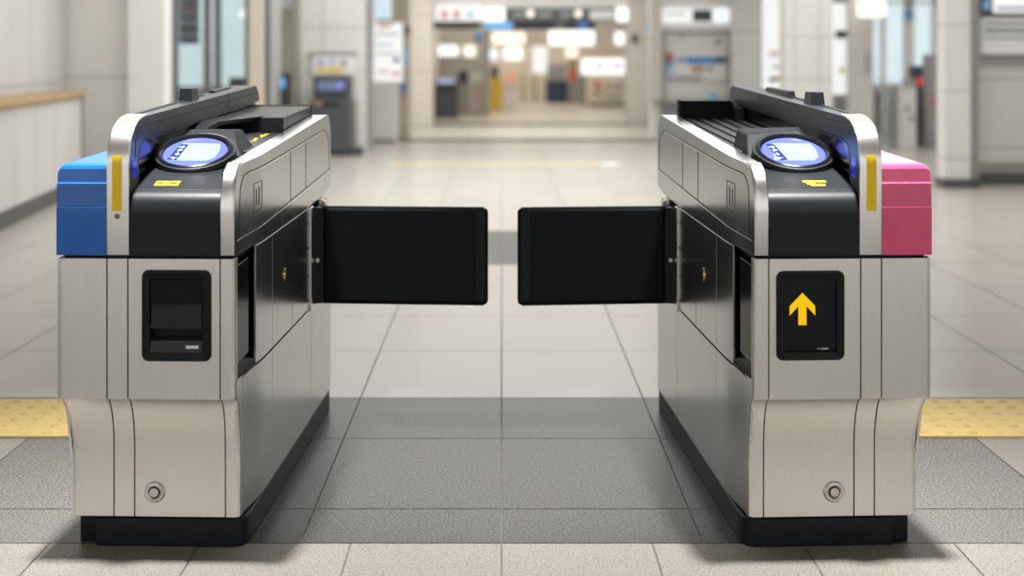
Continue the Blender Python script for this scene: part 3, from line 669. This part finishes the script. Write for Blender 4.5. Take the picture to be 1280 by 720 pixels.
# the opening to the far hall
OZ = 22.9
wallp('wall_lintel', 538, 814, OZ, OZ + .4, PH(27, OZ), CEIL, W_PLAIN)
wallp('pillar_5', 786, 812, OZ - .2, OZ + .6, 0, CEIL, mat('pillar_taupe', (.58, .54, .48), .5, 0, .04, 3))
wallp('trim_13', 811, 818, OZ - .4, OZ, 0, CEIL, W_GREY)
t = thing('lit_sign', 'white sign with two red marks at the left end of the far lintel', 'sign', 545, 602, OZ - .05, .05, 6, 26, L_PAPER, bev=.004)
for a_, b_ in ((551, 560), (566, 575)):
    cxp = (a_ + b_) / 2
    for q0, q1, y0, y1 in ((a_, b_, 14, 16), (cxp - 1, cxp + 1, 12, 23), (a_ + .5, a_ + 2.2, 16, 22), (b_ - 2.2, b_ - .5, 16, 22), (a_, b_, 21, 23)): face(t, 'red_mark', q0, q1, y0, y1, OZ - .05, PR_RED, .006)
face(t, 'print_mark', 584, 592, 15, 21, OZ - .05, PR_SKY, .006)
t = thing('lit_sign', 'square bright white lamp sign touching the left end of the black signboard', 'sign', 605, 631, OZ - .08, .08, 10, 27, L_WHITE, bev=.02)
t = thing('lit_sign', 'square bright white lamp sign at the right end of the black signboard', 'sign', 770, 797, OZ - .08, .08, 10, 27, L_WHITE, bev=.02)
t = thing('signboard', 'long black signboard with two round lamps on the far lintel', 'signboard', 632, 770, OZ - .06, .06, 10, 26, mat('signboard_black', (.06, .075, .08), .5, 0, .3, 4), bev=.004)
for q in (663, 723):
    bm = bmesh.new(); cyl(bm, (PX(q, OZ - .1), OZ - .1, PH(17, OZ)), (0, 1, 0), .062, .06, 20); link_bm('round_lamp', bm, L_WARM, t)
for a_, b_ in ((640, 656), (672, 690), (700, 715)): face(t, 'print_mark', a_, b_, 15, 21, OZ - .06, PR_GREY, .006)
face(t, 'pale_strip', 737, 768, 13, 24, OZ - .06, PAPER, .006)
t = thing('hanging_sign', 'long navy sign hanging below the black signboard', 'sign', 641, 744, 23.15, .08, 26.5, 37, NAVY, bev=.004)
face(t, 'blue_patch', 722, 735, 28, 35, 23.15, L_BLUE2, .006); face(t, 'grey_patch', 694, 706, 28, 35, 23.15, PR_GREY, .006)
thing('hanging_sign', 'bright blue lit sign hanging below the square lamp sign', 'sign', 606, 640, 23.15, .08, 26.5, 37, L_BLUE, bev=.004)
t = thing('shop_sign', 'dark green and tan sign strip over the left bay of the far opening', 'sign', 541, 601, 23.15, .08, 26.5, 36, mat('sign_olive', (.13, .13, .09), .5, 0, .5, 3), bev=.004)
thing('blue_plate', 'small deep blue plate over the left bay of the far opening', 'plate', 594, 603, 27.15, .05, 41, 49, PR_BLUE, bev=.003)
wallp('pillar_6', 603, 612, 26.2, 26.5, 0, CEIL, mat('post_grey', (.36, .34, .30), .5))
# far hall shell
FARW = mat('far_wall', (.68, .60, .50), .5, 0, .12, 1.2); FARG = mat('far_wall_grey', (.42, .40, .37), .5, 0, .2, 1.5)
wallp('wall_far', 470, 860, 36, 36.2, 0, CEIL, FARW)
wallp('wall_far_bay', 530, 606, 27.2, 27.4, 0, CEIL, FARG)
wallp('wall_far_header', 610, 800, 31.5, 31.8, PH(57, 31.5), CEIL, mat('header_taupe', (.47, .42, .37), .5))
wallp('wall_far_left', 530, 536, 23.4, 36, 0, CEIL, FARW); wallp('wall_far_right', 815, 822, 23.4, 27.5, 0, CEIL, FARW)
for p0, p1, y0, y1, Z, m_, lab in ((543, 573, 57, 70, 27.13, L_WHITE, 'long bright window light in the left bay of the far opening'), (580, 594, 57, 71, 27.13, L_WARM, 'small warm window light in the left bay of the far opening'),
        (615, 656, 41, 55, 31.43, L_WARM, 'warm lit panel above the yellow cabinet in the far hall'), (686, 743, 38, 57, 31.43, L_WHITE, 'widest bright lit panel in the middle of the far hall'), (769, 788, 40, 56, 31.43, L_WHITE, 'small bright lit panel at the right end of the far hall'),
        (630, 653, 59, 75, 35.93, L_WHITE, 'bright lit panel above the white counter in the far hall'), (612, 622, 61, 75, 35.93, emit('lit_lilac', (.85, .9, 1), 1.0), 'small pale blue lit panel beside the grey post of the far hall'), (666, 684, 58, 92, 35.93, L_PAPER, 'tall pale lit poster at the back of the far hall'), (708, 722, 60, 72, 35.93, L_WARM, 'small warm lamp panel over the red display stand in the far hall')):
    thing('light_panel', lab, 'light', p0, p1, Z, .07, y0, y1, m_, 'lit panels of the far hall', bev=.01)
# left bay: dark machine, screen, silver cabinet
t = thing('ticket_machine', 'dark ticket machine standing in the left bay of the far opening', 'machine', 543, 572, 25.2, .7, 106, 148, DKM2, floor_=True)
bm = bmesh.new(); bbox(bm, PX(545, 25.3), PX(570, 25.3), 25.3, 25.7, PH(106, 25.3), PH(97, 25.3)); link_bm('head', bm, DKM, t, bevel=.02); face(t, 'screen', 547, 568, 98, 104, 25.3, emit('screen_pale', (.55, .6, .8), .7), .01); face(t, 'coin_tray', 546, 569, 110, 113, 25.2, SEAM)
t = thing('silver_cabinet', 'pale grey cabinet next to the dark ticket machine in the left bay', 'cabinet', 574, 604, 26.6, .4, 92, 145, MGREY, floor_=True)
face(t, 'door', 586, 603, 105, 142, 26.6, mat('pale_door', (.58, .52, .46), .5), .012); face(t, 'white_sheet', 588, 604, 91, 104, 26.6, PAPER, .02); face(t, 'dark_screen', 573, 584, 88, 104, 26.6, DKM, .03)
# right bay of the far hall
t = thing('yellow_cabinet', 'ochre yellow cabinet in the far hall beside the grey post', 'cabinet', 613, 628, 28.4, .4, 98, 138, YCAB, floor_=True)
face(t, 'door', 614.5, 626.5, 102, 135, 28.4, YCAB, .015); bm = bmesh.new(); bbox(bm, PX(614, 28.5), PX(623, 28.5), 28.5, 28.7, PH(98, 28.5), PH(83, 28.5)); link_bm('top_unit', bm, DKM, t, bevel=.02)
t = thing('counter', 'white counter just right of the ochre yellow cabinet in the far hall', 'counter', 630, 648, 28.8, .5, 104, 137, MWHITE, floor_=True); face(t, 'top_board', 629, 649, 103, 106, 28.8, W_CREAM, .03)
t = thing('leaflet_stand', 'orange and red leaflet stand on the white counter in the far hall', 'stand', 634, 645, 28.95, .12, 90, 103.0, PR_PINK, bev=.004); face(t, 'leaflet', 636, 643, 92, 97, 28.95, PR_YEL, .01)
thing('glass_case', 'pale display case at the back of the far hall behind the white counter', 'case', 650, 682, 34.6, .4, 92, 127, W_CREAM, floor_=True)
for q in (653, 667): thing('shelf_post', 'dark upright post in front of the pale display case', 'post', q, q + 2, 34, .06, 92, 128, W_DGREY, 'upright posts of the display case', bev=.002, floor_=True)
t = thing('navy_counter', 'dark navy counter block in the middle of the far hall', 'counter', 683, 712, 33.6, .6, 103, 128, NAVY, floor_=True)
face(t, 'worktop', 682, 713, 101, 104, 33.6, DKM, .03)
thing('display_rack', 'grey goods rack behind the dark navy counter', 'rack', 684, 708, 35.2, .3, 80, 103, MGREY, floor_=True)
t = thing('display_stand', 'tall red and brown display stand right of the dark navy counter', 'stand', 711, 721, 33.2, .3, 74, 128, PR_BRN, floor_=True); face(t, 'red_panel', 711.5, 719.5, 88, 100, 33.2, PR_RED, .01); face(t, 'grey_base', 711.5, 720.5, 104, 127, 33.2, MGREY, .01)
t = thing('lit_counter_sign', 'long white lit sign over the cream counter of the far hall', 'sign', 727, 786, 31.0, .15, 73, 93, L_WHITE, bev=.03)
face(t, 'blue_mark', 745, 755, 79, 86, 30.99, emit('mark_blue', (.4, .5, 1), .9), .01); face(t, 'violet_mark', 765, 778, 79, 86, 30.99, emit('mark_violet', (.62, .50, .95), .9), .01)
t = thing('cream_counter', 'cream counter with red and grey prints under the long lit sign', 'counter', 735, 785, 31.2, .6, 94, 132, W_CREAM, floor_=True)
for a_, b_, c_, d_, m_ in ((743, 751, 101, 109, PR_RED), (743, 750, 113, 119, PR_BRN), (758, 765, 105, 110, PR_BRN), (769, 777, 104, 111, PR_GREY), (757, 775, 120, 123, PR_GREY), (735, 785, 129, 132, W_DGREY)): face(t, 'print_mark', a_, b_, c_, d_, 31.2, m_, .012)
thing('wall_fixture', 'grey upright locker between display stand and cream counter', 'locker', 722, 734, 32.5, .4, 94, 130, MGREY, floor_=True)
thing('wall_speaker', 'small black round-edged speaker high on the taupe pier', 'speaker', 790, 797, OZ - .28, .08, 42, 53, DKM, bev=.03)
thing('blue_sign', 'small sky blue sign high on the edge of the taupe pier', 'sign', 807, 813, OZ - .46, .05, 30, 42, PR_SKY, bev=.003)
# right of the opening: wall with the poster case
RZ = 19.6
wallp('wall_back_right', 814, 918, RZ, RZ + .3, 0, CEIL, W_PLAIN)
wallp('trim_14', 826, 912, RZ - .1, RZ, 0, PH(127, RZ), W_GREY)
wallp('trim_15', 812, 828, RZ - .25, RZ, PH(124, RZ), CEIL, mat('pilaster_white', (.66, .63, .57), .45))
t = thing('lit_sign', 'white lit sign with a dark end high over the blue poster', 'sign', 823, 912, RZ - .08, .08, 10, 29, L_PAPER, bev=.006)
face(t, 'dark_end', 866, 890, 12, 27, RZ - .08, DKM, .006); face(t, 'grey_print', 832, 858, 16, 18, RZ - .08, PR_GREY, .005); face(t, 'white_lamp', 893, 910, 12, 27, RZ - .08, L_COOL, .006)
t = thing('poster_board', 'pale recessed board in the wall framing the blue poster', 'board', 830, 911, RZ - .05, .05, 40, 126, W_PLAIN, bev=.004)
face(t, 'top_edge', 829, 912, 39, 43, RZ - .05, W_GREY, .02); face(t, 'side_edge', 829, 831, 40, 126, RZ - .05, W_GREY, .012); face(t, 'side_edge', 910, 912, 40, 126, RZ - .05, W_GREY, .012)
for q0, q1, y0, y1 in ((848, 856, 44, 47), (893, 902, 50, 55)): face(t, 'small_fitting', q0, q1, y0, y1, RZ - .05, PR_GREY, .01)
t = thing('wall_poster', 'wide poster with a blue band and red corner on the right wall', 'poster', 832, 909, RZ - .1, .04, 64, 101, PAPER, bev=.004)
for a_, b_, c_, d_, m_ in ((833, 841, 65, 74, PR_RED), (833, 841, 74, 80, PR_NAVY), (833, 841, 81, 90, PR_SKY), (833, 846, 93, 100, PR_LIL), (858, 894, 71, 80, PR_BLUE), (894, 908, 71, 79, PR_NAVY), (844, 857, 71, 79, PR_LIL), (865, 880, 83, 90, PR_BRN), (884, 891, 83, 90, PR_GREY), (847, 878, 95, 100, PR_GREY), (843, 906, 65, 69, PAPER)): face(t, 'print_patch', a_, b_, c_, d_, RZ - .1, m_, .006)
wallp('trim_16', 828, 914, RZ - .2, RZ, PH(131, RZ), PH(127, RZ), MGREY)
thing('paper_cup', 'pale blue item standing on the ledge under the blue poster', 'cup', 887, 896, RZ - .16, .1, 117, 127, PR_SKY, bev=.02)
wallp('pillar_7', 916, 950, 19.0, 19.2, 0, CEIL, wall_tile('pillar_grey_panels', (.62, .61, .58), 3, .9, .45, .2, .3))
wallp('trim_17', 948, 954, 19.3, 19.6, 0, CEIL, mat('olive_edge', (.26, .25, .2), .5))
t = thing('tall_poster', 'tall white lit poster between the grey pillar and the round column', 'poster', 953, 981, 18.6, .06, -14, 112, L_PAPER, bev=.004, floor_=True)
for a_, b_, c_, d_, m_ in ((961, 976, 64, 67, PR_PINK), (961, 976, 69, 71, PR_PINK), (966, 974, 82, 86, PR_LIL), (962, 975, 96, 101, PR_BRN), (962, 968, 98, 103, PR_GREY)): face(t, 'print_mark', a_, b_, c_, d_, 18.6, m_, .006)
wallp('pillar_8', 981, 1041, 16.2, 16.5, 0, CEIL, wall_tile('column_white_panels', (.71, .705, .68), .29, .51, .4, .03, .15))
t = thing('lit_poster', 'narrow lit white panel with a black box in the gap right of the column', 'panel', 1041, 1062, 17.4, .2, 4, 118, L_PAPER, bev=.004)
face(t, 'black_box', 1044, 1059, 38, 48, 17.4, DKM, .05); face(t, 'orange_mark', 1049, 1056, 84, 91, 17.4, PR_YEL, .006)
wallp('wall_gap', 1036, 1066, 17.6, 17.8, 0, CEIL, W_GREY)
wallp('pillar_9', 1063, 1090, 17.0, 17.2, 0, CEIL, mat('pillar_warm_grey', (.60, .585, .55), .5, 0, .04, 3))
t = thing('intercom', 'slim dark intercom on the warm grey pillar', 'intercom', 1083, 1087, 16.96, .045, 62, 92, PR_GREY, bev=.01)
bm = bmesh.new(); cyl(bm, (PX(1092, 16.6), 16.7, PH(10, 16.6)), (0, 0, 1), .17, .22, 32); dl = link_bm('drum_lamp', bm, L_WARM, bevel=.03); bm = bmesh.new(); cyl(bm, (PX(1092, 16.6), 16.7, (CEIL + PH(10, 16.6) + .1) / 2), (0, 0, 1), .012, CEIL - PH(10, 16.6) - .1, 10); link_bm('rod', bm, W_DGREY, dl); tag(dl, 'warm round drum lamp at the top beside the bright glazing', 'lamp')
# bright glazing on the right
gz = 20.4
bm = bmesh.new()
for p0, p1, z0, z1 in ((1088, 1092, 0, CEIL), (1103, 1107, 0, CEIL), (1131, 1143, 0, CEIL), (1166, 1176, 0, CEIL), (1088, 1176, PH(5, gz), PH(1, gz)), (1088, 1176, PH(112, gz), PH(108, gz))): slab_px(bm, p0, p1, gz, gz + .1, z0, z1)
wf = struct('window_2', bm, SILVER)
bm = bmesh.new(); slab_px(bm, 1090, 1170, gz + .04, gz + .06, 0, CEIL); link_bm('window_pane', bm, GLASS_W, wf)
wallp('wall_bright_room', 1060, 1200, 22.4, 22.5, PH(105, 22.4), CEIL, L_COOL)
wallp('wall_bright_room_lower', 1060, 1200, 22.4, 22.5, 0, PH(105, 22.4), W_GREY)
thing('round_sign', 'small pale blue round-cornered sign at the top of the glazing', 'sign', 1132, 1143, 20.2, .06, 10, 26, PR_SKY, bev=.03)
for q in (1113, 1121):
    bm = bmesh.new(); cyl(bm, (PX(q, 17.4), 17.4, PH(105, 17.4) / 2), (0, 0, 1), .035, PH(105, 17.4), 16); tag(link_bm('steel_post', bm, SILVER), 'slim steel post standing before the bright glazing', 'post', 'steel posts before the glazing')
t = thing('white_gate_unit', 'slim white gate unit standing before the bright glazing', 'gate', 1126, 1146, 17.0, .25, 108, 185, MWHITE, floor_=True)
face(t, 'round_fitting', 1131, 1137, 132, 139, 17.0, PR_GREY, .02, bev=.01); face(t, 'round_fitting', 1137, 1143, 145, 151, 17.0, PR_GREY, .02, bev=.01); face(t, 'top_reader', 1128, 1144, 98, 108, 17.0, MGREY, .02)
t = thing('black_machine', 'black machine with a glowing red panel before the bright glazing', 'machine', 1144, 1158, 17.7, .3, 82, 178, DKM, floor_=True)
face(t, 'red_panel', 1147, 1154, 97, 106, 17.7, L_RED, .012); face(t, 'dark_panel', 1145, 1156, 85, 95, 17.7, PR_NAVY, .012)
t = thing('grey_machine', 'grey upright machine beside the white corner column on the right', 'machine', 1159, 1177, 17.2, .2, 68, 183, MGREY, floor_=True)
face(t, 'door', 1160.5, 1176, 80, 178, 17.2, MGREY, .012); face(t, 'red_label', 1164, 1168, 122, 130, 17.2, PR_RED, .02)
# corner column and wall at the right edge
wallp('pillar_10', 1181, 1213, 11.9, 12.1, .06, CEIL, wall_tile('corner_column_panels', (.68, .68, .66), 3, .585, .4, 1.0, .33))
wallp('trim_18', 1174, 1182, 12.1, 12.18, 0, CEIL, mat('edge_beige_grey', (.42, .41, .38), .4))
wallp('trim_19', 1210, 1224, 12.05, 12.3, .06, CEIL, W_GREY)
wallp('baseboard_right', 1180, 1225, 11.87, 12.12, 0, .08, BASEM)
wallp('wall_right', 1222, 1420, 12.3, 12.6, .06, CEIL, wall_tile('wall_right_panels', (.64, .635, .60), .60, .62, .45, .2, .30))
wallp('baseboard_right_wall', 1222, 1420, 12.22, 12.6, 0, .10, BASEM)
wallp('trim_20', 1222, 1420, 12.26, 12.3, .10, PH(204, 12.26), mat('kick_steel', (.30, .29, .26), .4, .5, .1, 3))
wallp('trim_21', 1222, 1420, 12.24, 12.3, PH(78, 12.24), PH(68, 12.24), W_GREY)
t = thing('wall_sign', 'dark framed sign at the top of the right wall', 'sign', 1226, 1330, 12.2, .08, -30, 19, DKM2, bev=.006)
face(t, 'white_sheet', 1241, 1328, -28, 16, 12.2, L_PAPER, .006); face(t, 'blue_print', 1229, 1238, 0, 12, 12.2, PR_SKY, .006); face(t, 'print_line', 1246, 1326, 8, 12, 12.194, PR_LIL, .004)
t = thing('wall_sign', 'pale sign with grey lines on the right wall below the dark framed sign', 'sign', 1227, 1330, 12.2, .08, 22, 68, PAPER, bev=.006)
for a_, b_, c_, d_ in ((1231, 1326, 27, 31), (1231, 1320, 35, 41), (1231, 1326, 46, 49)): face(t, 'print_line', a_, b_, c_, d_, 12.2, PR_GREY, .006)
#BG_END
# ------------------------------------------------------------------ camera, light
cam = bpy.data.cameras.new('camera'); co = bpy.data.objects.new('camera', cam); COL.objects.link(co)
co.location = (0, 0, HC); co.rotation_euler = (math.pi / 2, 0, 0)
cam.sensor_width = 36; cam.lens = F / 1280 * 36; cam.shift_x = (640 - CX) / 1280; cam.shift_y = -(360 - HY) / 1280
cam.dof.use_dof = True; cam.dof.focus_distance = 3.5; cam.dof.aperture_fstop = 1.8
cam.clip_end = 200
SC.camera = co
w = bpy.data.worlds.new('world'); SC.world = w; w.use_nodes = True
bg = w.node_tree.nodes['Background']; bg.inputs[0].default_value = (1.0, .985, .96, 1); bg.inputs[1].default_value = 1.12
def area(loc, sx, sy, power, col=(1, .99, .98), rot=(0, 0, 0)):
    l = bpy.data.lights.new('lamp_or_fill', 'AREA'); l.shape = 'RECTANGLE'; l.size = sx; l.size_y = sy; l.energy = power; l.color = col
    o = bpy.data.objects.new('lamp_or_fill', l); COL.objects.link(o); o.location = loc; o.rotation_euler = rot; return o
def downlight(x, y, power):
    o = area((x, y, 2.9), .11, .11, power); o.data.spread = math.radians(58)
downlight(-.93, 3.3, 23); downlight(.90, 3.3, 23)
area((-1.0, -1.4, 2.9), 1.0, 2, 4); area((1.0, -1.4, 2.9), 1.0, 2, 4)
area((0, 6.8, 2.9), 5, 2.2, 24)  # broad lamps from here down are unseen fill, added to brighten the concourse
area((0, 12.5, 2.9), 5, 7, 255)
area((-2.6, 8.8, 2.9), 1.2, 5, 38); area((3.9, 8.6, 2.9), 2, 5, 70); area((4.2, 15.2, 2.9), 2, 3, 50)  # unseen fill added to lift the side walls and right-hand floor
area((0, 20.2, 2.9), 5, 2.5, 150)
area((0, 26.5, 2.9), 4, 4, 140, (1, .96, .90)); area((0.5, 32.5, 2.9), 4, 5, 160, (1, .95, .88))  # unseen warm fill added because the far hall came out dark
SC.view_settings.view_transform = 'Standard'; SC.view_settings.look = 'None'; SC.view_settings.gamma = 1; SC.view_settings.exposure = 0.0
SC.view_settings.use_curve_mapping = False
SC.cycles.use_denoising = True
SC.cycles.max_bounces = 8; SC.cycles.caustics_reflective = False; SC.cycles.caustics_refractive = False
